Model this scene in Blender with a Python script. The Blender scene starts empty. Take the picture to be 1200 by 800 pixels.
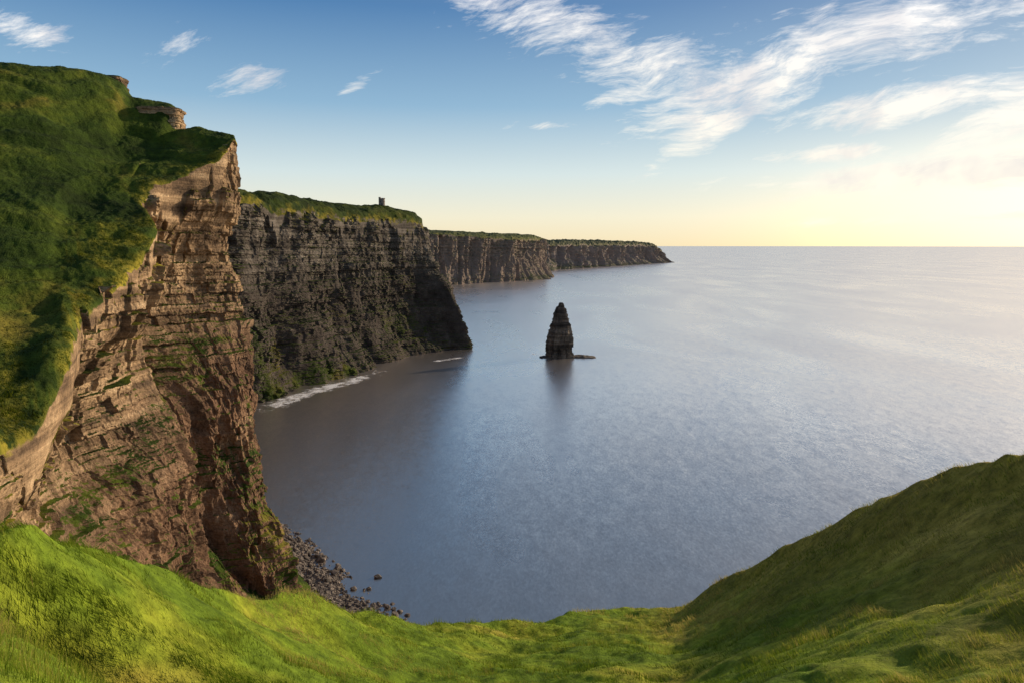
import bpy, math, random
import numpy as np
from mathutils import Vector
random.seed(4); rng=np.random.default_rng(7)
S=bpy.context.scene; COL=S.collection
H=150.0; F=800.0; PITCH=math.atan(112/800); CP,SP=math.cos(PITCH),math.sin(PITCH)
SUN_AZ=math.radians(57); SUN_EL=math.radians(18)
# ---------------------------------------------------------------- helpers
def ray(u,v):
    t=(400-v)/F; return np.array([(u-600)/F, CP+t*SP, -SP+t*CP])
def P(u,v,y):
    d=ray(u,v); s=y/d[1]; return np.array([d[0]*s,y,H+d[2]*s])
def SEA(u,v):
    d=ray(u,v); s=H/-d[2]; return np.array([d[0]*s,d[1]*s,0.0])
def hsh(ix,iy,iz,seed=0):
    a=(ix.astype(np.int64)*73856093)^(iy.astype(np.int64)*19349663)^(iz.astype(np.int64)*83492791)^(seed*2654435761)
    a&=0xffffffff; a=((a^(a>>16))*0x45d9f3b)&0xffffffff; a=((a^(a>>16))*0x45d9f3b)&0xffffffff; a^=(a>>16)
    return a/4294967295.0
def noise(x,y,z,seed=0):
    x,y,z=np.broadcast_arrays(x,y,z)
    ix,iy,iz=np.floor(x),np.floor(y),np.floor(z)
    fx,fy,fz=x-ix,y-iy,z-iz
    fx=fx*fx*(3-2*fx); fy=fy*fy*(3-2*fy); fz=fz*fz*(3-2*fz)
    r=0
    for dx in (0,1):
        wx=fx if dx else 1-fx
        for dy in (0,1):
            wy=fy if dy else 1-fy
            for dz in (0,1):
                wz=fz if dz else 1-fz
                r=r+wx*wy*wz*hsh(ix+dx,iy+dy,iz+dz,seed)
    return r*2-1
def fbm(x,y,z,o=4,seed=0,g=.5):
    r=0;a=1;t=0
    for i in range(o):
        r=r+a*noise(x,y,z,seed+i*13); t+=a; a*=g; x=x*2.03+5.1;y=y*2.03+1.7;z=z*2.03+9.3
    return r/t
def ridged(x,y,z,o=4,seed=0):
    r=0;a=1;t=0
    for i in range(o):
        r=r+a*(1-2*np.abs(noise(x,y,z,seed+i*13))); t+=a; a*=.55; x=x*2.03+5.1;y=y*2.03+1.7;z=z*2.03+9.3
    return r/t-.3
def sstep(x,a,b):
    t=np.clip((x-a)/(b-a),0,1); return t*t*(3-2*t)
def pchip(x,Y,xq):
    x=np.asarray(x,float);Y=np.asarray(Y,float);xq=np.asarray(xq,float)
    sh=(-1,)+(1,)*(Y.ndim-1)
    h=np.diff(x).reshape(sh); d=np.diff(Y,axis=0)/h
    m=np.zeros_like(Y); m[0]=d[0]; m[-1]=d[-1]
    if len(x)>2:
        p=d[:-1]*d[1:]; den=np.where(p>0,d[:-1]+d[1:],1)
        m[1:-1]=np.where(p>0,2*p/den,0)
    i=np.clip(np.searchsorted(x,xq)-1,0,len(x)-2)
    hh=(x[i+1]-x[i]).reshape(sh); t=((xq-x[i])/(x[i+1]-x[i])).reshape(sh)
    return (2*t**3-3*t**2+1)*Y[i]+(t**3-2*t**2+t)*hh*m[i]+(-2*t**3+3*t**2)*Y[i+1]+(t**3-t**2)*hh*m[i+1]
def mkmesh(name,V,Fc,mat=None,smooth=False,attrs=None):
    me=bpy.data.meshes.new(name); n=len(V); k=Fc.shape[1]
    me.vertices.add(n); me.vertices.foreach_set('co',np.ascontiguousarray(V,dtype=np.float32).ravel())
    me.loops.add(Fc.size); me.loops.foreach_set('vertex_index',Fc.astype(np.int32).ravel())
    me.polygons.add(len(Fc)); me.polygons.foreach_set('loop_start',np.arange(0,Fc.size,k,dtype=np.int32))
    me.polygons.foreach_set('use_smooth',np.full(len(Fc),smooth))
    me.update(calc_edges=True)
    for a,val in (attrs or {}).items():
        at=me.attributes.new(a,'FLOAT','POINT'); at.data.foreach_set('value',np.ascontiguousarray(val,dtype=np.float32).ravel())
    if mat: me.materials.append(mat)
    return me
def gridfaces(a,b):
    i=np.arange(a*b).reshape(a,b)
    return np.stack([i[:-1,:-1],i[1:,:-1],i[1:,1:],i[:-1,1:]],-1).reshape(-1,4)
def link(name,me,label=None,cat=None,kind=None,group=None,parent=None,loc=None):
    o=bpy.data.objects.new(name,me); COL.objects.link(o)
    if label:o['label']=label
    if cat:o['category']=cat
    if kind:o['kind']=kind
    if group:o['group']=group
    if parent:o.parent=parent
    if loc is not None:o.location=loc
    return o
# ---------------------------------------------------------------- node helpers
class NT:
    def __init__(s,tree): s.t=tree; s.n=tree.nodes; s.l=tree.links
    def add(s,ty,**k):
        n=s.n.new(ty)
        for a,b in k.items():
            if a in ('inp',): continue
            setattr(n,a,b)
        for a,b in k.get('inp',{}).items(): s.put(n.inputs[a],b)
        return n
    def put(s,sock,v):
        if isinstance(v,bpy.types.NodeSocket): s.l.new(v,sock)
        else: sock.default_value=v
    def m(s,op,a,b=0.0,c=None,clamp=False):
        n=s.n.new('ShaderNodeMath'); n.operation=op; n.use_clamp=clamp
        s.put(n.inputs[0],a); s.put(n.inputs[1],b)
        if c is not None: s.put(n.inputs[2],c)
        return n.outputs[0]
    def vm(s,op,a,b=(0,0,0)):
        n=s.n.new('ShaderNodeVectorMath'); n.operation=op; s.put(n.inputs[0],a); s.put(n.inputs[1],b)
        return n.outputs[1] if op=='DOT_PRODUCT' else n.outputs[0]
    def mr(s,v,a,b,c=0.0,d=1.0,smooth=False):
        n=s.n.new('ShaderNodeMapRange'); n.clamp=True
        if smooth: n.interpolation_type='SMOOTHSTEP'
        for i,x in enumerate((v,a,b,c,d)): s.put(n.inputs[i],x)
        return n.outputs[0]
    def mix(s,f,a,b,mode='MIX'):
        n=s.n.new('ShaderNodeMix'); n.data_type='RGBA'; n.blend_type=mode
        s.put(n.inputs[0],f); s.put(n.inputs[6],a); s.put(n.inputs[7],b)
        return n.outputs[2]
    def mapping(s,vec,scale=(1,1,1),rot=(0,0,0),loc=(0,0,0)):
        n=s.n.new('ShaderNodeMapping'); s.l.new(vec,n.inputs[0])
        n.inputs['Scale'].default_value=scale; n.inputs['Rotation'].default_value=rot; n.inputs['Location'].default_value=loc
        return n.outputs[0]
    def noise(s,vec,scale=1.0,detail=4,rough=.55,dist=0.0,out=0):
        n=s.n.new('ShaderNodeTexNoise'); s.l.new(vec,n.inputs['Vector'])
        n.inputs['Scale'].default_value=scale;n.inputs['Detail'].default_value=detail;n.inputs['Roughness'].default_value=rough;n.inputs['Distortion'].default_value=dist
        return n.outputs[out]
    def ramp(s,f,stops):
        n=s.n.new('ShaderNodeValToRGB'); s.l.new(f,n.inputs[0]); e=n.color_ramp.elements
        while len(e)<len(stops): e.new(.5)
        for i,(p,c) in enumerate(stops): e[i].position=p; e[i].color=(*c,1)
        return n.outputs[0]
def mat(name):
    m=bpy.data.materials.new(name); m.use_nodes=True; m.node_tree.nodes.clear()
    nt=NT(m.node_tree); out=nt.add('ShaderNodeOutputMaterial'); return m,nt,out
def C(r,g,b): return (r,g,b,1)

def terrain_mat(name,tint=(1,1,1),haze=0.0,hazecol=(.2,.22,.26),gs=1.0,grey=0.0,bump=.6,gt=1.0,green=True,hgreen=(.11,.12,.06)):
    m,n,out=mat(name)
    geo=n.add('ShaderNodeNewGeometry'); pos=geo.outputs['Position']
    sep=n.add('ShaderNodeSeparateXYZ',inp={0:geo.outputs['True Normal']}); nz=sep.outputs[2]
    kk=n.add('ShaderNodeAttribute',attribute_name='kk').outputs['Fac']
    strat=n.noise(n.mapping(pos,(.008,.008,.30)),1,3,.6,.1)
    strat2=n.noise(n.mapping(pos,(.05,.05,1.3)),1,3,.65)
    blot=n.noise(pos,.07,4,.65)
    f=n.m('ADD',n.m('MULTIPLY',strat,.45),n.m('ADD',n.m('MULTIPLY',strat2,.12),n.m('MULTIPLY',blot,.43)))
    bed=n.ramp(f,[(.35,(.05,.042,.035)),(.43,(.13,.103,.077)),(.5,(.24,.19,.133)),(.57,(.40,.33,.235)),(.68,(.53,.47,.36))])
    shale=n.ramp(n.noise(pos,.06,5,.68),[(.3,(.058,.042,.032)),(.46,(.145,.10,.074)),(.6,(.21,.15,.107)),(.74,(.33,.26,.19))])
    rock=n.mix(n.mr(n.m('ADD',kk,n.m('MULTIPLY',n.m('SUBTRACT',blot,.5),.35)),.3,.48),bed,shale)
    fine=n.noise(pos,.9,5,.72)
    rock=n.mix(.65,rock,n.mix(1,rock,n.ramp(fine,[(.32,(.25,.23,.22)),(.5,(.95,.93,.92)),(.7,(1.6,1.55,1.5))]),'MULTIPLY'))
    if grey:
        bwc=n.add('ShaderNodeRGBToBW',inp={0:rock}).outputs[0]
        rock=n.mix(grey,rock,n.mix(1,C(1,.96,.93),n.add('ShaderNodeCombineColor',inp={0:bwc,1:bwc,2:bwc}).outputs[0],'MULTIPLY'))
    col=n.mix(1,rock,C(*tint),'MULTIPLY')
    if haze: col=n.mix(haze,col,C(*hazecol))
    if green:
        gw=n.add('ShaderNodeAttribute',attribute_name='gw').outputs['Fac']
        gd=n.add('ShaderNodeAttribute',attribute_name='gd').outputs['Fac']
        gn=n.noise(pos,.035*gs,5,.6,.5); gn2=n.noise(pos,.35*gs,4,.65)
        grass=n.ramp(gn,[(.3,(.016,.03,.005)),(.45,(.034,.062,.008)),(.56,(.07,.10,.012)),(.68,(.15,.135,.024))])
        grass=n.mix(.7,grass,n.mix(1,grass,n.ramp(gn2,[(.3,(.35,.38,.35)),(.7,(1.6,1.5,1.3))]),'MULTIPLY'))
        grass=n.mix(n.m('MULTIPLY',gd,n.mr(gn2,.38,.54)),grass,C(.34,.28,.035))
        grass=n.mix(1,grass,C(gt,gt,gt),'MULTIPLY')
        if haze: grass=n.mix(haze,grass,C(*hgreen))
        thr=n.m('ADD',n.mr(gw,0,.9,.78,.14),n.m('MULTIPLY',n.m('SUBTRACT',n.noise(pos,.16,4,.7),.5),.7))
        thr=n.m('SUBTRACT',thr,n.mr(gw,1.0,1.5,0,.45))
        gf=n.mr(n.m('SUBTRACT',nz,thr),-.04,.06)
        col=n.mix(gf,col,grass)
    hgt=n.m('ADD',n.m('MULTIPLY',fine,1.0),n.m('MULTIPLY',strat2,.6))
    b=n.add('ShaderNodeBump',inp={'Strength':1.0,'Distance':bump,'Height':hgt})
    p=n.add('ShaderNodeBsdfPrincipled',inp={'Base Color':col,'Roughness':.95,'Normal':b.outputs[0]})
    p.inputs['Specular IOR Level'].default_value=.15
    n.l.new(p.outputs[0],out.inputs[0]); return m

# ---------------------------------------------------------------- cliffs
def blocks(zz,S_,th,w,seed,lay=1.0,cell=1.25):
    wp=.5*noise(zz/th*.23,0*zz+3.3,0*zz,seed)
    L=zz/th+wp; i=np.floor(L)
    hh=hsh(i,i*0+7,i*0+seed,seed)
    ww=w*(.6+1.1*hh)
    a=S_/ww+hh*37+.5*noise(S_/ww*.5,L*.15,0*zz,seed+3); j=np.floor(a)
    return lay*(hh-.4)+cell*(hsh(i,j,i*0+1,seed+5)-.5)
def cliff(cols,counts,ns,prof,amp=1.0,seed=1,spos=None,gy=1.0,butt=1.0,bedlim=(.28,.45),lowbed=.1,edgen=.1,blk=1.0,patch=None,rough=1.0,bareamt=.75,thin=.4,rid=1.0,gdw=.15):
    ks=[p[0] for p in prof]; net=[]
    for c in cols:
        g=[np.asarray(q,float) for q in c['g']]; E=g[-1]; B=np.asarray(c['b'],float)
        pr=c.get('prof',prof); rows=list(g)
        hp=pchip([p[0] for p in pr],np.array([p[1] for p in pr]),np.array(ks))
        for k,h in list(zip(ks,hp))[1:]:
            rows.append(np.array([E[0]+(B[0]-E[0])*h,E[1]+(B[1]-E[1])*h,E[2]*(1-k)]))
        d=(B-E)[:2]; d=d/(np.linalg.norm(d)+1e-6)
        rows.append(np.array([B[0]+d[0]*6,B[1]+d[1]*6,-12.0])); net.append(rows)
    net=np.array(net); ng=len(cols[0]['g'])
    if spos is None:
        e=net[:,ng-1]; spos=np.concatenate([[0],np.cumsum(np.linalg.norm(np.diff(e,axis=0),axis=1)+3)])
    rp=np.concatenate([np.arange(ng)/(ng-1),1+np.array(ks[1:]),[2.08]])
    rq=np.concatenate([np.linspace(0,1,counts[0],endpoint=False),np.linspace(1,2.08,counts[1])])
    A=pchip(spos,net,ns(spos) if callable(ns) else np.linspace(spos[0],spos[-1],ns))
    Pm=pchip(rp,np.swapaxes(A,0,1),rq); Pm=np.swapaxes(Pm,0,1).copy()
    X,Y,Z=Pm[...,0],Pm[...,1],Pm[...,2]
    e=Pm[:,counts[0]]; de=np.gradient(e,axis=0); hn=np.stack([de[:,1],-de[:,0],0*de[:,0]],-1)
    ker=np.ones(25)/25
    hn=np.stack([np.convolve(np.pad(hn[:,i],12,'edge'),ker,'valid') for i in range(3)],-1)
    hn/=np.linalg.norm(hn,axis=1,keepdims=True)+1e-9
    bo=(Pm[:,-1]-e); sgn=np.sign(np.sum(bo[:,:2]*hn[:,:2],axis=1)); hn*=np.sign(np.median(sgn))
    arc=np.concatenate([[0],np.cumsum(np.linalg.norm(np.diff(e[:,:2],axis=0),axis=1))])[:,None]+0*X
    rr_=rq[None,:]+0*X
    e0=1+edgen*(1.1*fbm(arc/16,0*X+seed,0*X,3,seed+40)+.25)+.6*edgen*fbm(arc/4,rr_*9,0*X,3,seed+41)
    k=np.clip(rr_-1,0,1); face=sstep(rr_-e0,0,.02)
    zz=Z+.015*Y+.5*noise(X/70,Y/70,Z/70,seed+50)
    bedw=1-(1-lowbed)*sstep(k+.12*fbm(arc/30,Z/30,0*Z,3,seed+51),bedlim[0],bedlim[1])
    d=6*butt*fbm(arc/38,Z/160,0*Z+seed,3,seed+1)+3.0*rid*ridged(arc/15,Z/70,0*Z+2,3,seed+2)*butt
    msk=.45+.75*sstep(fbm(X/22,Y/22,Z/22,3,seed+52),-.35,.25)
    d+=bedw*msk*blk*(3.6*blocks(zz,arc,10,12,seed+3)+2.6*blocks(zz,arc,4.2,6,seed+4)+thin*blocks(zz,arc,1.5,2.6,seed+5))
    low=(1.05-bedw)*rough
    d+=low*(7*ridged(arc/19+.3*noise(Z/20,arc/20,0*Z,seed+60),Z/60,0*Z,3,seed+6)+3.0*fbm(X/10,Y/10,Z/12,6,seed+61,.55)+1.7*ridged(arc/4.5+Z/22,Z/8,0*Z,4,seed+7)+1.7*blocks(zz,arc,3.1,4.0,seed+62)*msk)
    d+=.6*fbm(X/2,Y/2,Z/2,3,seed+8,.6)
    gp=0
    if patch is not None: dp,gp=patch(X,Y,Z,k,arc); d+=dp/amp
    d*=amp*face
    X=X+hn[:,None,0]*d; Y=Y+hn[:,None,1]*d
    Z=Z+face*.8*fbm(X/4,Y/4,0*X,3,seed+9)*(Z>1)
    gz=gy*(3.4*fbm(X/26,Y/26,0*X,3,seed+10)+.9*fbm(X/5,Y/5,0*X,3,seed+11,.5)+.25*fbm(X/1.3,Y/1.3,0*X,2,seed+12))
    tz=Z/9+.9*fbm(X/25,Y/25,0*X,2,seed+13); fr=tz-np.floor(tz); gz=gz+gy*2.4*(np.clip((fr-.5)*3,0,1)-fr)
    Z=Z+(1-face)*gz
    gw=1-sstep(rr_-e0,-.01,.035)
    dd_=e0-rr_+.06*fbm(X/8,Y/8,Z/8,3,seed+70)
    gd=np.clip(1-np.abs(dd_-.04)/gdw,0,1)*sstep(fbm(X/11,Y/11,Z/11,3,seed+71),-.4,.05)
    bare=sstep(fbm(X/9,Y/9,Z/9,3,seed+72),.12,.25)*np.clip(1-np.abs(dd_)/.22,0,1)
    gw=gw*(1-bareamt*bare)
    gw=np.maximum(gw,gp)
    V=np.stack([X,Y,Z],-1)
    return V,(gw,gd),k
def build_cliff(name,V,gw,k,m,label,cat):
    a,b,_=V.shape
    me=mkmesh(name,V.reshape(-1,3),gridfaces(a,b),m,False,{'gw':gw[0],'gd':gw[1],'kk':k})
    return link(name,me,label,cat,'structure')

# near headland -------------------------------------------------
prof1=[(0,0),(.08,-.06),(.18,-.36),(.27,-.46),(.36,-.28),(.42,0),(.53,.25),(.66,.25),(.8,.38),(.92,.66),(1,1)]
def col1(back,cr,g1,g2,g3,E,B): return dict(g=[back,cr,g1,g2,g3,E],b=B)
def bk(p,dx=-260,dy=120,dz=-15): return p+np.array([dx,dy,dz])
c=[]
cr=P(-420,60,270); c.append(col1(bk(cr),cr,P(-420,170,215),P(-400,330,150),P(-380,480,100),P(-330,620,75),(-50,66,0)))
cr=P(-200,62,285); c.append(col1(bk(cr),cr,P(-200,170,230),P(-180,310,172),P(-160,440,125),P(-130,590,92),(-55,88,0)))
cr=P(0,75,300); c.append(col1(bk(cr),cr,P(0,170,250),P(0,290,195),P(-5,410,150),P(0,540,117),(-62,112,0)))
cr=P(70,80,312); c.append(col1(bk(cr),cr,P(60,165,265),P(50,260,215),P(52,345,180),P(80,445,148),(-68,138,0)))
cr=P(115,90,322); c.append(col1(bk(cr),cr,P(95,170,275),P(78,240,232),P(72,300,203),P(98,382,176),(-75,162,0)))
cr=P(146,100,330); c.append(col1(bk(cr),cr,P(115,175,280),P(92,238,238),P(94,290,209),P(122,352,191),(-80,184,0)))
cr=P(160,117,331); c.append(col1(bk(cr),cr,P(132,178,285),P(110,232,246),P(115,278,218),P(158,315,210),(-83,201,0)))
cr=P(205,124,326); c.append(col1(bk(cr),cr,P(180,170,298),P(145,215,262),P(148,248,242),P(184,275,233),(-86,220,0)))
cr=P(213,150,322); c.append(col1(bk(cr),cr,P(200,165,305),P(168,195,280),P(158,215,265),P(170,238,255),(-88,237,0)))
cr=P(243,153,318); c.append(col1(bk(cr),cr,P(225,165,303),P(205,178,292),P(195,188,283),P(212,202,275),(-90,250,0)))
cr=P(270,158,312); c.append(col1(bk(cr),cr,P(265,162,308),P(260,167,303),P(258,172,299),P(266,180,294),(-92,262,0)))
cr=P(275,161,312); c.append(col1(bk(cr),cr,P(275,162,310),P(275,163,308),P(275,165,306),P(276,168,304),(-93,272,0)))
def flat(E,B,zc=4): 
    E=np.array(E,float); back=E+np.array([-260,60,0]); q=E+np.array([-30,5,zc])
    return dict(g=[back,q,E+np.array([-20,3,zc*.7]),E+np.array([-12,2,zc*.4]),E+np.array([-5,1,1]),E],b=B)
c.append(flat((-152,342,190),(-121,318,0)))
c.append(flat((-225,420,190),(-190,410,0)))
c.append(flat((-300,520,190),(-250,540,0)))
def ns1(sp):
    a=np.linspace(sp[0],sp[1],40,endpoint=False); b=np.linspace(sp[1],sp[11],740,endpoint=False); d=np.linspace(sp[11],sp[12],90,endpoint=False); e=np.linspace(sp[12],sp[-1],60)
    return np.concatenate([a,b,d,e])
def patch1(X,Y,Z,k,arc):
    foot=sstep(k,.62,.86)
    d=5*foot*np.exp(-((Y-275)/8)**2)-9*foot*np.exp(-((Y-259)/3.5)**2)
    g=.55*foot*np.exp(-((Y-278)/8)**2)
    pt=fbm(X/13,Y/13,Z/13,3,770)
    g=np.maximum(g,.7*sstep(pt,.17,.33)*sstep(k,.38,.5))
    yl=Y+10*fbm(X/9,Z/9,Y/9,3,771)
    g=np.maximum(g,1.5*(1-sstep(yl,122,130))*sstep(k+.1*fbm(X/6,Y/6,Z/6,3,772),.05,.14))     # turf hangs over the near end
    return d,g
V1,gw1,k1=cliff(c,(320,520),ns1,prof1,amp=1.0,seed=11,patch=patch1,edgen=.17,butt=.7,bedlim=(.36,.54),lowbed=.15,thin=.7,gdw=.2)
mt1=terrain_mat('near_cliff_rock_and_grass',tint=(1.03,.90,.77))
build_cliff('headland',V1,gw1,k1,mt1,'nearest headland at the left, green slope above a sunlit layered brown cliff','headland')

# second headland -------------------------------------------------
profA=[(0,0),(.1,.02),(.3,.06),(.45,.12),(.6,.20),(.75,.36),(.88,.62),(1,1)]
profT=[(0,0),(.1,.06),(.23,.15),(.38,.30),(.49,.52),(.70,.74),(.85,.88),(1,1)]
def col2(cr,E,B,pr=None):
    d=dict(g=[cr+np.array([-300,160,10]),cr,E],b=B)
    if pr:d['prof']=pr
    return d
c=[col2(P(100,215,560),P(100,232,530),(-300,560,0)),
   col2(P(200,216,650),P(200,234,610),(-275,612,0)),
   col2(P(277,221,730),P(277,240,670),SEA(298,472)),
   col2(P(332,229,810),P(330,250,745),SEA(345,458)),
   col2(P(390,238,900),P(390,258,845),SEA(425,434)),
   col2(P(440,242,985),P(438,260,930),SEA(470,420)),
   col2(P(484,249,1040),P(482,262,1000),SEA(522,411)),
   col2(P(494,256,1050),P(496,268,1035),SEA(555,408),profT),
   dict(g=[(-450,1300,195),(-190,1130,190),(-170,1120,180)],b=(-105,1150,0),prof=profT),
   col2(np.array([-480,1500,190.]),np.array([-440,1480,185.]),(-400,1500,0))]
def patch2(X,Y,Z,k,arc):
    lowz=sstep(k,.55,.75)
    g=.5*lowz*sstep(fbm(arc/30,Z/40,0*Z,3,780),.15,.35)
    g=np.maximum(g,.8*sstep(k,.5,.65)*np.exp(-((Y-665)/13)**2))
    d=8*lowz*np.exp(-((Y-668)/16)**2)+9*lowz*np.exp(-((Y-790)/22)**2)-12*np.exp(-((Y-722)/14)**2)-9*np.exp(-((Y-860)/10)**2)
    return d,g
V2,gw2,k2=cliff(c,(80,400),800,profA,amp=1.0,seed=31,gy=1.5,butt=1.9,lowbed=.95,edgen=.16,blk=1.0,patch=patch2,rough=.3,bareamt=.4,thin=1.1,rid=.3)
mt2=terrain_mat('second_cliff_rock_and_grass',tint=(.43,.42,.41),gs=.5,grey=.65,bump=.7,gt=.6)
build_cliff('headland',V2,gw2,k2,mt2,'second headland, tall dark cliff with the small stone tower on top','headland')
# third, fourth
c=[col2(P(380,268,2500),P(380,272,2450),SEA(400,345)),
   col2(P(480,270,2700),P(480,274,2600),SEA(480,338)),
   col2(P(545,272,2850),P(545,277,2750),SEA(545,333)),
   col2(P(600,275,3050),P(600,281,2950),SEA(600,330)),
   col2(P(626,276,3250),P(627,282,3180),SEA(643,327)),
   dict(g=[(0,4200,190),(130,3560,190),(150,3500,185)],b=(180,3500,0)),
   dict(g=[(-200,5000,190),(100,4100,190),(120,4050,185)],b=(150,4000,0))]
V3,gw3,k3=cliff(c,(30,130),420,profA,amp=1.6,seed=51,gy=2,butt=4,lowbed=.5,edgen=.08,bareamt=0,rid=.5,rough=.6)
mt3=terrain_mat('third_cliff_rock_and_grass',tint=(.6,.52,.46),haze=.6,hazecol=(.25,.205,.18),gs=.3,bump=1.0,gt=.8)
build_cliff('headland',V3,gw3,k3,mt3,'third headland, hazy brown cliff behind the dark second one','headland')
c=[col2(P(600,281,4300),P(600,285,4150),SEA(600,321)),
   col2(P(645,283,4500),P(645,288,4350),SEA(645,317)),
   col2(P(700,283,5100),P(700,288,4950),SEA(705,313)),
   col2(P(742,284,5700),P(742,288,5600),SEA(752,310)),
   col2(P(760,285,6000),P(762,289,5950),SEA(775,308.5)),
   col2(P(774,293,6200),P(776,296,6180),SEA(787,307.5)),
   dict(g=[(500,7600,90),(1250,7300,90),(1300,7200,60)],b=(1400,7200,0))]
V4,gw4,k4=cliff(c,(30,110),420,profA,amp=2.2,seed=71,gy=5,butt=5,lowbed=.5,edgen=.08,bareamt=0,rid=.5,rough=.6)
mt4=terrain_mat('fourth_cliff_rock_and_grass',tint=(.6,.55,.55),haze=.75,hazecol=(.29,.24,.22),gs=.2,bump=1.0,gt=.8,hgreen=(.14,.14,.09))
build_cliff('headland',V4,gw4,k4,mt4,'farthest headland, low hazy cliff ending in a point at the horizon','headland')

# ---------------------------------------------------------------- foreground hillside
ed=[(-250,612,12),(0,622,17),(75,640,20),(150,662,22),(230,688,26),(350,711,34),(430,724,40),(500,727,44),(600,723,50),(700,713,56),(780,708,60),(850,680,57),(900,652,54),(1000,602,49),(1100,563,45),(1200,530,41),(1400,490,37)]
az=[];tE=[];RR=[]
for u,v,R in ed:
    d=ray(u,v); az.append(math.atan2(d[0],d[1])); tE.append(d[2]/math.hypot(d[0],d[1])); RR.append(R)
pi=math.pi
azt=[-pi,-2.2,-1.6,-1.15]+az+[1.15,1.6,2.2,pi]
tEt=[.15,.1,-.1,-.28]+tE+[-.18,-.12,.05,.15]
RRt=[420,320,70,18]+RR+[39,60,300,420]
azB=[-pi,-1.6,az[1],az[4],az[7],az[9],az[11],az[13],az[15],1.3,1.8,pi]; Bt=[0,0,.5,1.2,2.2,2.5,3.4,4.1,4.3,3.5,0,0]
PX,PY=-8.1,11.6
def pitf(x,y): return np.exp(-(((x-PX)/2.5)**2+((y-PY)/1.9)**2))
def fg_height(A,R0,q):
    te=pchip(azt,np.array(tEt),A); Bw=pchip(azB,np.array(Bt),A)
    r=q*R0; qi=np.clip(q,0,1)
    z=-1.75*(1-qi)+te*np.minimum(r,R0)-Bw*4*qi*(1-qi)
    o=np.maximum(r-R0,0); z=z+te*np.minimum(o,2)-np.where(o<8,o*o*.16,10.2+(o-8)*2.6)
    x=r*np.sin(A); y=r*np.cos(A)
    fade=np.clip((r-3)/14,0,1)
    z=z+fade*(1.2*fbm(x/9,y/9,0*x,4,101)+.6*fbm(x/2.6,y/2.6,0*x,3,102))+np.clip((r-1.5)/4,0,1)*.13*fbm(x/.8,y/.8,0*x,3,103)
    z=z-2.2*pitf(x,y)
    return x,y,np.maximum(z,-165)+H
Av=np.concatenate([np.linspace(-pi,-.9,90,endpoint=False),np.linspace(-.9,.9,900,endpoint=False),np.linspace(.9,pi,90)])
qv=np.concatenate([np.linspace(0.0,1,420,endpoint=False)**1.25,1+np.linspace(0,1,110)**1.6*1.0])
A2,Q2=np.meshgrid(Av,qv,indexing='ij')
R2=pchip(azt,np.array(RRt),A2.ravel()).reshape(A2.shape)
Qm=np.where(Q2>1,1+(Q2-1)*75/R2,Q2)
x,y,z=fg_height(A2.ravel(),R2.ravel(),Qm.ravel())
def spur_tone(x,y):   # brownish turf on the spur, its shaded tone put into the colour
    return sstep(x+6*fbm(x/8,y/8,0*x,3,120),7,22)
mf,n,out=mat('foreground_turf')
geo=n.add('ShaderNodeNewGeometry'); pos=geo.outputs['Position']
nz=n.add('ShaderNodeSeparateXYZ',inp={0:geo.outputs['Normal']}).outputs[2]
spur_fac=n.add('ShaderNodeAttribute',attribute_name='spur_fac').outputs['Fac']
g1=n.noise(pos,.12,4,.6,.5); g2=n.noise(pos,1.5,5,.7)
colr=n.ramp(g1,[(.3,(.08,.14,.014)),(.46,(.15,.23,.02)),(.58,(.24,.29,.028)),(.7,(.33,.29,.05))])
spur_col=n.ramp(g1,[(.3,(.19,.155,.028)),(.5,(.31,.24,.045)),(.7,(.46,.34,.08))])
colr=n.mix(spur_fac,colr,spur_col)
colr=n.mix(.8,colr,n.mix(1,colr,n.ramp(g2,[(.3,(.25,.28,.2)),(.7,(1.5,1.45,1.3))]),'MULTIPLY'))
rk=n.ramp(n.noise(n.mapping(pos,(.1,.1,.8)),1,4,.6),[(.3,(.06,.045,.035)),(.7,(.28,.2,.14))])
colr=n.mix(n.mr(n.m('ADD',nz,n.m('MULTIPLY',n.m('SUBTRACT',g2,.5),.4)),.38,.26),colr,rk)
b=n.add('ShaderNodeBump',inp={'Strength':1.0,'Distance':.12,'Height':n.noise(pos,5,4,.75)})
p=n.add('ShaderNodeBsdfPrincipled',inp={'Base Color':colr,'Roughness':.95,'Normal':b.outputs[0]}); p.inputs['Specular IOR Level'].default_value=.1
n.l.new(p.outputs[0],out.inputs[0])
me=mkmesh('hillside',np.stack([x,y,z],-1),gridfaces(*A2.shape)[:,::-1],mf,True,{'spur_fac':spur_tone(x,y)})
link('hillside',me,'grassy clifftop hollow in the foreground rising to a shaded spur at the right','hillside','structure')

# ---------------------------------------------------------------- grass blades
mg,n,out=mat('grass_blades')
tn=n.add('ShaderNodeAttribute',attribute_name='tint').outputs['Fac']
tp=n.add('ShaderNodeAttribute',attribute_name='tip').outputs['Fac']
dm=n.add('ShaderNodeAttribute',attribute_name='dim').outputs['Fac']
cc=n.ramp(tn,[(0,(.07,.12,.012)),(.35,(.165,.26,.02)),(.7,(.34,.39,.045)),(1,(.60,.50,.15))])
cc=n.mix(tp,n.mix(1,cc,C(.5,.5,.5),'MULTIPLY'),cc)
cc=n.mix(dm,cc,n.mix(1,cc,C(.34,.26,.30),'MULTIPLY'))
di=n.add('ShaderNodeBsdfDiffuse',inp={'Color':cc}); tr=n.add('ShaderNodeBsdfTranslucent',inp={'Color':cc})
mx=n.add('ShaderNodeMixShader',inp={0:.5}); n.l.new(di.outputs[0],mx.inputs[1]); n.l.new(tr.outputs[0],mx.inputs[2]); n.l.new(mx.outputs[0],out.inputs[0])
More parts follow.
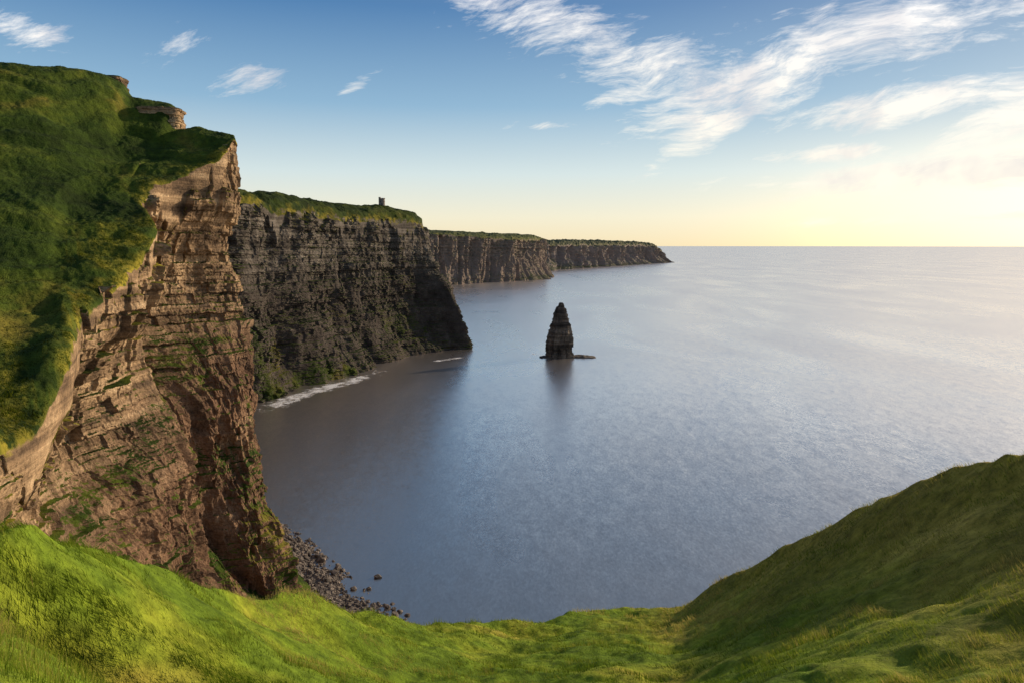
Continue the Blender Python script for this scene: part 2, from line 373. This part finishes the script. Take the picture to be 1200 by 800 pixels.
def blades(x,y,z,h,w,lean,tint,dim,name,label,seg=True):
    N=len(x); a=rng.uniform(0,2*pi,N); dx,dy=np.cos(a)*w/2,np.sin(a)*w/2
    b=np.stack([x,y,z-.03],-1); side=np.stack([dx,dy,0*dx],-1)
    tip=b+np.stack([lean[0]*h,lean[1]*h,h*.9],-1); mid=b+np.stack([lean[0]*h*.28,lean[1]*h*.28,h*.55],-1)
    if seg:
        V=np.stack([b-side,b+side,mid+side*.75,mid-side*.75,tip],1).reshape(-1,3)
        i=np.arange(N)*5; F1=np.stack([i,i+1,i+2],-1);F2=np.stack([i,i+2,i+3],-1);F3=np.stack([i+3,i+2,i+4],-1)
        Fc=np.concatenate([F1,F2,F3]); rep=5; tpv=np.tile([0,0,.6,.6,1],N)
    else:
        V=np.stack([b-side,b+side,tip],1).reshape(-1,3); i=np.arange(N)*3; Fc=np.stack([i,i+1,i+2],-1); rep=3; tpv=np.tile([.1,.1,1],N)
    me=mkmesh(name,V,Fc,mg,True,{'tint':np.repeat(tint,rep),'tip':tpv,'dim':np.repeat(dim,rep)})
    link(name,me,label,'grass','stuff')
def fgblades(N,r0,r1,seg,hs,label):
    A=rng.uniform(-.82,.82,N); r=np.exp(rng.uniform(math.log(r0),math.log(r1),N))
    R0=pchip(azt,np.array(RRt),A); ok=r<R0+1.5; A,r,R0=A[ok],r[ok],R0[ok]
    x,y,z=fg_height(A,R0,r/R0)
    cl=fbm(x/1.1,y/1.1,0*x,3,201); big=fbm(x/7,y/7,0*x,3,202); cl2=fbm(x/.35,y/.35,0*x,2,205)
    keep=rng.uniform(-.7,.6,len(x))<cl+.6*cl2; x,y,z,cl,big,r=[q[keep] for q in (x,y,z,cl,big,r)]
    pit=pitf(x,y)
    h=hs*(.5+1.3*np.clip(cl+.3,0,1)+.6*np.clip(big,0,1)+1.0*pit)*rng.uniform(.5,1.25,len(x))*(1+r/120)
    w=np.maximum(.006,r*.00085)*rng.uniform(.7,1.3,len(x))
    la=2.6+1.2*noise(x/3,y/3,0*x,203)+rng.normal(0,.5,len(x)); lm=rng.uniform(.3,1.1,len(x))
    dr_=spur_tone(x,y)
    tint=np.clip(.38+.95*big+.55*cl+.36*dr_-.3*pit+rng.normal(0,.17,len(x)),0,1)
    blades(x,y,z,h,w,(np.cos(la)*lm,np.sin(la)*lm),tint,np.clip(.22*dr_+.7*pit,0,1),'grass',label,seg)  # dim darkens blade colour in the hollow and on the spur, painted shade
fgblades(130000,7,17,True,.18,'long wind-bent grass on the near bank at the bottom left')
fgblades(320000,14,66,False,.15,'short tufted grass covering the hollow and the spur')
sub=V1[40:820,60:420]; e1=sub[1:,:-1]-sub[:-1,:-1]; e2=sub[:-1,1:]-sub[:-1,:-1]
nn=np.cross(e1,e2); ar=np.linalg.norm(nn,axis=-1); up=np.abs(nn[...,2])/(ar+1e-9)
dist=np.linalg.norm(sub[:-1,:-1]-np.array([0,0,H]),axis=-1)
gsub=gw1[0][40:819,60:419]; gdsub=gw1[1][40:819,60:419]
wgt=np.where(((up>.35)&(gsub>.7))|((gsub>1.3)&(up>.12)),ar/dist**1.2*(.6+1.6*gdsub),0).ravel(); wgt/=wgt.sum()
NT_=130000; idx=rng.choice(len(wgt),NT_,p=wgt); fi,fj=np.unravel_index(idx,ar.shape)
ru,rv=rng.random(NT_)[:,None],rng.random(NT_)[:,None]
pt=sub[fi,fj]+e1[fi,fj]*ru+e2[fi,fj]*rv; gdp=gdsub[fi,fj]
xx,yy,zz=pt.T; cl=fbm(xx/12,yy/12,zz/12,3,211); big=fbm(xx/30,yy/30,zz/30,3,212)
kp=rng.uniform(-.8,.9,NT_)<cl+gdp; xx,yy,zz,cl,big,gdp=[q[kp] for q in (xx,yy,zz,cl,big,gdp)]
tuft=np.clip(fbm(xx/2.2,yy/2.2,zz/2.2,2,214)+.2,0,1)
h=(.25+1.5*gdp*tuft)*rng.uniform(.5,1.4,len(xx))
la=2.6+rng.normal(0,.7,len(xx)); lm=rng.uniform(.2,.9,len(xx))
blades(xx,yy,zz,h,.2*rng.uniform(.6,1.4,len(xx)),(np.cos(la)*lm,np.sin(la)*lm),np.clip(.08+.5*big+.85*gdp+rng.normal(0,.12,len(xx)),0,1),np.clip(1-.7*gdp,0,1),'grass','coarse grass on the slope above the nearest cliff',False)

# ---------------------------------------------------------------- sea
ms,n,out=mat('sea_water')
geo=n.add('ShaderNodeNewGeometry'); pos=geo.outputs['Position']
def wv(scale,rot,st,amp,det=2):
    c_=n.noise(n.mapping(pos,(1,st,1),(0,0,rot)),scale,det,.6,.3,out=1)
    v=n.vm('SUBTRACT',c_,(.5,.5,.5)); return n.vm('MULTIPLY',v,(amp,amp,0))
nn_=n.vm('NORMALIZE',n.vm('ADD',n.vm('ADD',wv(.16,.6,.45,.09),wv(.9,.9,.45,.17)),(0,0,1)))
big=n.noise(n.mapping(pos,(1,.35,1),(0,0,.5)),.006,4,.6,.8)
fr_=n.add('ShaderNodeFresnel',inp={'IOR':1.333,'Normal':nn_}).outputs[0]
fac=n.m('MINIMUM',n.m('ADD',n.m('MULTIPLY',n.m('POWER',fr_,.6),1.65),.22),1.0)
gl=n.add('ShaderNodeBsdfGlossy',inp={'Color':C(1.0,.93,.88),'Roughness':n.mr(big,.3,.7,.24,.34),'Normal':nn_})
df=n.add('ShaderNodeBsdfDiffuse',inp={'Color':n.mix(n.mr(big,.35,.65),C(.03,.04,.045),C(.045,.055,.06))})
mx=n.add('ShaderNodeMixShader',inp={0:fac}); n.l.new(df.outputs[0],mx.inputs[1]); n.l.new(gl.outputs[0],mx.inputs[2]); n.l.new(mx.outputs[0],out.inputs[0])
rr=np.concatenate([[1],np.geomspace(60,160000,70)]); aa=np.linspace(0,2*pi,145)
RG,AG=np.meshgrid(rr,aa,indexing='ij')
me=mkmesh('sea',np.stack([RG*np.sin(AG),RG*np.cos(AG),0*RG],-1).reshape(-1,3),gridfaces(*RG.shape)[:,::-1],ms,True)
link('sea',me,'calm silvery sea stretching from the cliffs to the horizon','sea','structure')

mfo,n,out=mat('sea_foam')
pos=n.add('ShaderNodeNewGeometry').outputs['Position']
fw=n.add('ShaderNodeAttribute',attribute_name='gw').outputs['Fac']
fn=n.m('ADD',n.m('MULTIPLY',n.noise(pos,.07,3,.6,1.5),.5),n.m('MULTIPLY',n.noise(pos,.35,5,.75,1.5),.5))
al=n.mr(n.m('ADD',fn,n.m('MULTIPLY',fw,.22)),.64,.74)
p=n.add('ShaderNodeBsdfPrincipled',inp={'Base Color':C(.8,.8,.82),'Roughness':.7,'Alpha':al}); n.l.new(p.outputs[0],out.inputs[0])
def foam(pts,wid,label,z,st=1.0):
    pts=np.array([SEA(*q) for q in pts]); s=np.linspace(0,1,120); L=pchip(np.linspace(0,1,len(pts)),pts,s)
    t=np.gradient(L,axis=0); nm=np.stack([t[:,1],-t[:,0],0*t[:,0]],-1); nm/=np.linalg.norm(nm,axis=1,keepdims=True)
    w=np.linspace(-1,1,17); Vv=L[:,None]+nm[:,None]*(w[None,:,None]*wid); Vv[...,2]=z
    at=st*(1-w[None,:]**2)*np.minimum(1,4*np.minimum(s,1-s))[:,None]
    link('sea_foam',mkmesh('sea_foam',Vv.reshape(-1,3),gridfaces(120,17),mfo,False,{'gw':at}),label,'foam','stuff')
foam([(302,487),(318,477),(345,466),(375,456),(400,449),(430,440),(470,426)],18,'white surf along the inner foot of the second cliff',.05,1.0)
foam([(505,424),(525,421),(550,417)],9,'thin white surf off the corner of the second cliff',.05,.9)
foam([(600,413),(632,415),(655,418),(690,416)],6,'thin line of foam around the sea stack',.05,.7)

# ---------------------------------------------------------------- rock things
mr_,n,out=mat('wet_boulder_rock')
pos=n.add('ShaderNodeNewGeometry').outputs['Position']
rc=n.ramp(n.noise(pos,.4,4,.7),[(.3,(.04,.033,.028)),(.5,(.11,.088,.07)),(.7,(.28,.225,.18))])
b=n.add('ShaderNodeBump',inp={'Strength':.8,'Distance':.3,'Height':n.noise(pos,1.5,4,.7)})
p=n.add('ShaderNodeBsdfPrincipled',inp={'Base Color':rc,'Roughness':.7,'Normal':b.outputs[0]}); n.l.new(p.outputs[0],out.inputs[0])
inn=np.array([(-150,352),(-120,318),(-102,285),(-97,262),(-88,225),(-78,165)],float)
outr=np.array([(-124,356),(-103,333),(-86,310),(-60,279),(-42,259),(-34,165)],float)
q=np.linspace(0,1,420); I=pchip(np.linspace(0,1,6),inn,q); O=pchip(np.linspace(0,1,6),outr,q)
w=np.linspace(0,1,170)[None,:,None]; G=I[:,None]*(1-w)+O[:,None]*w
Xb,Yb=G[...,0],G[...,1]; Wb=w[...,0]+0*Xb
cellv=hsh(np.floor(Xb/1.3+.4*noise(Xb,Yb,0*Xb)),np.floor(Yb/1.3+.4*noise(Yb,Xb,0*Xb)),0*Xb,5)
Zb=4.2*(1-Wb)**1.1-.8+1.4*fbm(Xb/9,Yb/9,0*Xb,4,301)+.8*cellv*(1-.3*Wb)+.6*fbm(Xb/1.2,Yb/1.2,0*Xb,3,302)
link('beach',mkmesh('beach',np.stack([Xb,Yb,Zb],-1).reshape(-1,3),gridfaces(*Xb.shape),mr_,False),'narrow stony beach below the nearest cliff','beach','structure')
import bmesh
def bouldermesh(seed):
    bm=bmesh.new(); bmesh.ops.create_icosphere(bm,subdivisions=4,radius=1)
    co=np.array([v.co for v in bm.verts]); rs=np.random.default_rng(seed)
    for _ in range(11):
        nv=rs.normal(size=3); nv/=np.linalg.norm(nv); dd=rs.uniform(.45,.8); s_=co@nv
        co=co-np.maximum(s_-dd,0)[:,None]*nv*.96
    nr=fbm(co[:,0]*1.8+seed,co[:,1]*1.8,co[:,2]*1.8,4,seed); co=co*(1+.16*nr)[:,None]
    co*=np.array([1,rs.uniform(.6,.9),rs.uniform(.45,.75)])
    for v,cq in zip(bm.verts,co): v.co=cq
    me=bpy.data.meshes.new('boulder'); bm.to_mesh(me); bm.free(); me.materials.append(mr_); return me
BM=[bouldermesh(s_) for s_ in range(8)]
def boulder(x,y,z,s,label,group=None):
    o=link('boulder',BM[random.randrange(8)],label,'boulder',None,group,None,(x,y,z))
    o.rotation_euler=(random.uniform(-.3,.3),random.uniform(-.3,.3),random.uniform(0,6.3)); o.scale=(s,s,s)
GB='boulders strewn over the stony beach'
for i in range(280):
    a_=random.uniform(.06,.80); w_=min(1.03,random.random()**.85*1.02); ia=int(a_*419)
    pnt=I[ia]*(1-w_)+O[ia]*w_; s_=min(2.8,.45+random.expovariate(1/.5)); z_=4.0*max(0,1-w_)**1.1-.6
    boulder(pnt[0],pnt[1],max(z_,-.1)+.15*s_,s_,'brown boulder among many on the stony beach below the nearest cliff',GB)
for (u,v,s_,lb) in [(377,657,3.0,'large boulder standing in the water off the stony beach, leftmost of those in the sea'),
                   (352,658,3.2,'largest pale boulder at the foot of the nearest cliff'),
                   (338,631,2.3,'boulder at the far end of the stony beach'),
                   (415,690,2.0,'boulder awash beside the middle of the stony beach'),
                   (443,676,2.0,'lone boulder in the water farthest from the stony beach'),
                   (432,690,1.3,'small boulder in the water just below the lone one'),
                   (385,680,2.7,'broad boulder at the water edge of the stony beach'),
                   (462,716,1.8,'boulder awash at the nearest end of the stony beach')]:
    g=SEA(u,v); boulder(g[0],g[1],.5,s_,lb)

# sea stack
mst=terrain_mat('sea_stack_rock',tint=(.55,.51,.48),grey=.5,green=False)
cx,cy=SEA(655,418)[:2]
prof=[(-6,-20,21),(0,-18.7,20),(5,-17.6,19),(14,-17.5,18.7),(26,-16.3,18.3),(31,-15.6,17.8),(34,-14.2,17.2),(40,-13,15.8),(44,-11.2,14.6),(49,-9.6,12.3),(55,-8.6,10.2),(60,-7,8.6),(64,-5,7.5),(67,-2.6,6.6),(71,-.5,5.0),(74,1.2,3.6)]
pz=np.array([a[0] for a in prof],float); pl=np.array([a[1] for a in prof],float); pr=np.array([a[2] for a in prof],float)
zq=np.linspace(-6,74,340)
def stepq(z,s,o): L=(z+o)/s; return .45*(np.floor(L)+sstep(L-np.floor(L),.7,1))*s-.45*o+.55*z
Lq=np.interp(stepq(zq,8,2.0),pz,pl); Rq=np.interp(stepq(zq,6.5,4.0),pz,pr)
th=np.linspace(0,2*pi,260); ZZ,TH=np.meshgrid(zq,th,indexing='ij')
cxm=((Lq+Rq)/2)[:,None]; hw=((Rq-Lq)/2)[:,None]
Zw=ZZ+1.5*noise(TH*1.3,ZZ/15,0*ZZ,400)+.24*(TH-3)
arc=TH*16; TT=TH+.35; sq=1/np.maximum(np.abs(np.cos(TT)),np.abs(np.sin(TT)))**.65
rad=hw*sq*.88; dd=1.5*blocks(Zw,arc,7,9,421,.15,1.9)+1.0*blocks(Zw,arc,3.1,5,422,.35,1.6)+.6*blocks(ZZ,arc,1.4,3,403,.7,1.2)+2.0*fbm(arc/7,ZZ/18,0*ZZ,4,404)-2.0*(ridged(arc/6,ZZ/50,0*ZZ,2,406)<-.5)
seam=np.minimum(1,np.minimum(TH,2*pi-TH)*3)*np.minimum(1,(74-ZZ)/14+.2)
rad=np.maximum(rad+dd*seam,.2)
X=cx+cxm+rad*np.sin(TH+0)*1.0; Yq=cy+rad*.85*np.cos(TH)
V=np.stack([X,Yq,ZZ],-1).reshape(-1,3); Fc=gridfaces(*ZZ.shape)
root=link('sea_stack',None,'dark layered rock stack rising alone from the sea','sea stack',loc=(cx,cy,0))
def child(nm,V,Fc,m,parent,attrs=None,smooth=False):
    pl=np.array(parent.location); V=V-pl
    return link(nm,mkmesh(nm,V,Fc,m,smooth,attrs),parent=parent)
k0=339*260; capi=np.array([[k0+0,k0+65,k0+130,k0+195]])
child('rock_pillar',V,np.concatenate([Fc,capi]),mst,root,{'kk':np.full(len(V),.1)})
def ledge(x0,x1,yc,wy,zt,seed):
    a=np.linspace(0,1,120);b_=np.linspace(0,1,50);AA,BB=np.meshgrid(a,b_,indexing='ij')
    env=(1-(2*AA-1)**2)**.3*(1-(2*BB-1)**2)**.4
    X=x0+(x1-x0)*AA; Y=yc+wy*(BB-.5)+2*noise(AA*5,0*AA,0*AA,seed); Z=-1+env*zt*(.85+.4*fbm(X/6,Y/6,0*X,4,seed+2))
    return np.stack([X,Y,Z],-1).reshape(-1,3),gridfaces(120,50)
for x0,x1,zt,sd_ in ((cx+12,cx+50,4.2,411),(cx-27,cx-12,3.4,415)):
    Vl,Fl=ledge(x0,x1,cy-2,20,zt,sd_); child('rock_ledge',Vl,Fl,mst,root,{'kk':np.full(len(Vl),.1)})
def outcrop(u,v,y,w_,h_,dep,seed,label):
    g=P(u,v,y); zq=np.linspace(-4,h_,90); th=np.linspace(0,2*pi,200); ZZ,TH=np.meshgrid(zq,th,indexing='ij')
    ct,st_=np.cos(TH),np.sin(TH); sq=1/(np.abs(ct)**5+np.abs(st_)**5)**.2
    seam=np.minimum(1,np.minimum(TH,2*pi-TH)*3)
    dd=seam*(1.0*blocks(ZZ,TH*w_/2,2.6,5,seed)+.7*blocks(ZZ,TH*w_/2,.9,2.2,seed+1)+.5*fbm(TH*3,ZZ/2,0*ZZ,3,seed+2))
    tp_=np.clip((h_-ZZ)/1.0,0,1)**.5
    X=(w_/2*sq+dd)*ct*(.6+.4*tp_); Y=(dep/2*sq+dd)*st_*(.6+.4*tp_)
    V=np.stack([X,Y,ZZ],-1).reshape(-1,3)
    i0=89*200; cap=np.array([[i0+j,i0+j+1,i0+199-j-2,i0+199-j-1] for j in range(0,99)])
    me=mkmesh('rock_outcrop',V,np.concatenate([gridfaces(90,200),cap]),mt1,False,{'gw':(ZZ.ravel()>h_-.6)*.8,'kk':np.zeros(len(V)),'gd':np.zeros(len(V))})
    return link('rock_outcrop',me,label,'rock outcrop',loc=tuple(g))
outcrop(190,152,318,17,9.5,14,501,'larger layered rock outcrop on the shoulder of the nearest headland').rotation_euler=(0,0,.25)
outcrop(134,101,327,8,4,9,511,'small rock outcrop on the highest crest of the nearest headland')

# ---------------------------------------------------------------- tower
mtw,n,out=mat('tower_stone')
tc=n.add('ShaderNodeTexCoord').outputs['Object']
br=n.add('ShaderNodeTexBrick',inp={'Vector':n.mapping(tc,(1,1,1),(pi/2,0,0)),'Color1':C(.28,.24,.2),'Color2':C(.18,.15,.13),'Mortar':C(.1,.09,.08),'Scale':1.6})
p=n.add('ShaderNodeBsdfPrincipled',inp={'Base Color':br.outputs[0],'Roughness':.9}); n.l.new(p.outputs[0],out.inputs[0])
mdk,n,out=mat('dark_opening'); p=n.add('ShaderNodeBsdfPrincipled',inp={'Base Color':C(.01,.01,.01),'Roughness':.8}); n.l.new(p.outputs[0],out.inputs[0])
v2=V2.reshape(-1,3); m_=(v2[:,2]>150)&(v2[:,1]>850)&(v2[:,1]<1150)
vv=v2[m_]; f_=vv[:,1]*CP-(vv[:,2]-H)*SP; uu=600+F*vv[:,0]/f_; ve=400-F*(vv[:,1]*SP+(vv[:,2]-H)*CP)/f_
s_=np.abs(uu-452)<4; best=np.argmin(np.where(s_,ve,1e9)); tb=vv[best]
TR=link('stone_tower',None,'small round stone lookout tower on top of the second cliff','tower',loc=(float(tb[0]),float(tb[1]),float(tb[2])-.8)); TR.scale=(1.15,1.15,1.15)
def bmobj(nm,f,m,parent=None):
    bm=bmesh.new(); f(bm); me=bpy.data.meshes.new(nm); bm.to_mesh(me); bm.free(); me.materials.append(m); return link(nm,me,parent=parent)
from mathutils import Matrix
def cyl(bm,r0,r1,z0,z1,x=0,y=0,seg=24):
    bmesh.ops.create_cone(bm,cap_ends=True,segments=seg,radius1=r0,radius2=r1,depth=z1-z0,matrix=Matrix.Translation((x,y,(z0+z1)/2)))
def box(bm,cx,cy,cz,sx,sy,sz,rz=0):
    bmesh.ops.create_cube(bm,size=1,matrix=Matrix.Translation((cx,cy,cz))@Matrix.Rotation(rz,4,'Z')@Matrix.Diagonal((sx,sy,sz,1)))
bmobj('tower_wall',lambda bm:cyl(bm,3.3,3.1,-3,7.2),mtw,TR)
def par(bm):
    cyl(bm,3.5,3.5,7.2,7.9)
    for i in range(10):
        a=i*2*pi/10; box(bm,3.1*math.cos(a),3.1*math.sin(a),8.3,.7,1.0,.9,a)
bmobj('parapet',par,mtw,TR)
def tur(bm): cyl(bm,1.4,1.3,-3,9.6,-3.4,.6); cyl(bm,1.5,1.5,9.6,9.95,-3.4,.6)
bmobj('turret',tur,mtw,TR)
for a in (-pi/2-.5,-pi/2+.6,0):
    bmobj('window',lambda bm:box(bm,3.17*math.cos(a),3.17*math.sin(a),4.4,.3,.8,1.6,a),mdk,TR)
bmobj('door',lambda bm:box(bm,.1,-3.25,.9,1.1,.3,2.4),mdk,TR)

# ---------------------------------------------------------------- world
def dirv(a,e): return Vector((math.sin(a)*math.cos(e),math.cos(a)*math.cos(e),math.sin(e)))
sd=dirv(SUN_AZ,SUN_EL)
W=bpy.data.worlds.new('World'); S.world=W; W.use_nodes=True; W.node_tree.nodes.clear()
n=NT(W.node_tree); out=n.add('ShaderNodeOutputWorld')
sky=n.add('ShaderNodeTexSky',sky_type='NISHITA',sun_disc=False,sun_elevation=SUN_EL,sun_rotation=SUN_AZ)
sky.altitude=100; sky.air_density=1.0; sky.dust_density=.8; sky.ozone_density=2.0
ns_=n.vm('MULTIPLY',sky.outputs[0],(.10,.10,.10))
ns_=n.vm('DIVIDE',ns_,n.vm('ADD',n.vm('MULTIPLY',ns_,(.7,.7,.7)),(1,1,1)))
dr=n.vm('NORMALIZE',n.add('ShaderNodeTexCoord').outputs['Generated'])
sp=n.add('ShaderNodeSeparateXYZ',inp={0:dr}); dx,dy,dz=sp.outputs
grad=n.ramp(n.m('MAXIMUM',dz,0),[(0,(.96,.80,.50)),(.04,(.94,.88,.67)),(.10,(.70,.81,.81)),(.19,(.28,.48,.67)),(.31,(.07,.21,.45)),(.42,(.12,.19,.31)),(1,(.11,.16,.26))])
dot=n.m('MAXIMUM',n.vm('DOT_PRODUCT',dr,tuple(sd)),0)
grad=n.mix(n.m('MULTIPLY',n.m('POWER',dot,4),.16),grad,C(.95,.90,.78))
gaz=math.radians(48); gdt=n.m('MAXIMUM',n.vm('DOT_PRODUCT',dr,(math.sin(gaz),math.cos(gaz),0)),0)
ge=n.m('DIVIDE',dz,.12); ge=n.m('EXPONENT',n.m('MULTIPLY',n.m('MULTIPLY',ge,ge),-1.0))
grad=n.mix(1.0,grad,n.mix(n.m('MULTIPLY',n.m('POWER',gdt,18),ge),C(0,0,0),C(1.6,1.08,.40)),'ADD')
skc=n.mix(.18,grad,ns_)
bg=n.add('ShaderNodeBackground',inp={0:skc,1:1.08})
yy_=n.m('MAXIMUM',dy,.08); U=n.m('DIVIDE',dx,yy_); Vv=n.m('DIVIDE',dz,yy_)
uvv=n.add('ShaderNodeCombineXYZ',inp={0:U,1:Vv,2:0.0}).outputs[0]
def uv(u,v): d=ray(u,v); return d[0]/d[1],d[2]/d[1]
def blob(u,v,su,sv,ang,wt):
    a,b_=uv(u,v); a_=math.radians(ang); ca,sa=math.cos(a_),math.sin(a_)
    X=n.m('SUBTRACT',U,a); Y=n.m('SUBTRACT',Vv,b_)
    p1=n.m('DIVIDE',n.m('ADD',n.m('MULTIPLY',X,ca),n.m('MULTIPLY',Y,sa)),su/F); p2=n.m('DIVIDE',n.m('SUBTRACT',n.m('MULTIPLY',Y,ca),n.m('MULTIPLY',X,sa)),sv/F)
    r2=n.m('ADD',n.m('MULTIPLY',p1,p1),n.m('MULTIPLY',p2,p2))
    return n.m('MULTIPLY',n.m('EXPONENT',n.m('MULTIPLY',r2,-1.0)),wt)
bl=[(640,20,120,36,-8,.95),(760,75,170,45,-10,.95),(830,150,90,30,30,1.15),(900,90,190,44,24,1.15),(1020,35,260,50,10,1.05),(1090,118,200,24,8,1.25),(1120,200,230,26,5,1.35),(1190,140,120,34,18,1.15),(1110,256,190,8,2,1.2),(980,180,110,14,3,1.0),(20,30,70,28,-25,.85),(300,95,55,26,15,.8),(418,100,30,9,25,.75),(195,60,50,30,20,.65),(640,148,60,8,0,.75),(720,115,70,14,5,.8)]
acc=None
for q_ in bl:
    b_=blob(*q_); acc=b_ if acc is None else n.m('MAXIMUM',acc,b_)
warp=n.noise(uvv,2.6,3,.6,0,out=1)
wv_=n.vm('ADD',uvv,n.vm('MULTIPLY',n.vm('SUBTRACT',warp,(.5,.5,.5)),(.16,.10,0)))
cn=n.noise(n.mapping(n.mapping(wv_,(1,1,1),(0,0,math.radians(-20))),(1.0,4.2,1)),5.5,7,.68,.25)
cn2=n.noise(n.mapping(n.mapping(wv_,(1,1,1),(0,0,math.radians(-8))),(1.0,5.5,1)),13,6,.72,.2)
cd=n.m('ADD',n.m('MULTIPLY',cn,.55),n.m('MULTIPLY',cn2,.45))
cf=n.m('POWER',n.mr(n.m('ADD',cd,n.m('MULTIPLY',acc,.28)),.65,.84,0,1),1.15)
warm=n.mr(Vv,.02,.35); ccol=n.mix(warm,C(1.0,.92,.74),C(.96,.94,.93))
shade=n.noise(wv_,7,4,.6); ccol=n.mix(n.mr(shade,.45,.68,0,.6),ccol,C(.56,.54,.60))
bg2=n.add('ShaderNodeBackground',inp={0:ccol,1:1.12})
mx=n.add('ShaderNodeMixShader',inp={0:n.m('MULTIPLY',cf,.93)}); n.l.new(bg.outputs[0],mx.inputs[1]); n.l.new(bg2.outputs[0],mx.inputs[2]); n.l.new(mx.outputs[0],out.inputs[0])
# ---------------------------------------------------------------- sun, camera
L=bpy.data.lights.new('sun','SUN'); L.energy=5.0; L.angle=math.radians(2); L.color=(1,.79,.54)
lo=bpy.data.objects.new('sun',L); COL.objects.link(lo); lo.rotation_euler=sd.to_track_quat('Z','Y').to_euler(); lo.location=(200,200,400)
cam=bpy.data.cameras.new('camera'); cam.lens=24; cam.sensor_width=36; cam.clip_start=.1; cam.clip_end=400000
co=bpy.data.objects.new('camera',cam); COL.objects.link(co); co.location=(0,0,H); co.rotation_euler=(math.pi/2-PITCH,0,0); S.camera=co
S.view_settings.view_transform='Standard'; S.view_settings.look='None'; S.view_settings.exposure=0
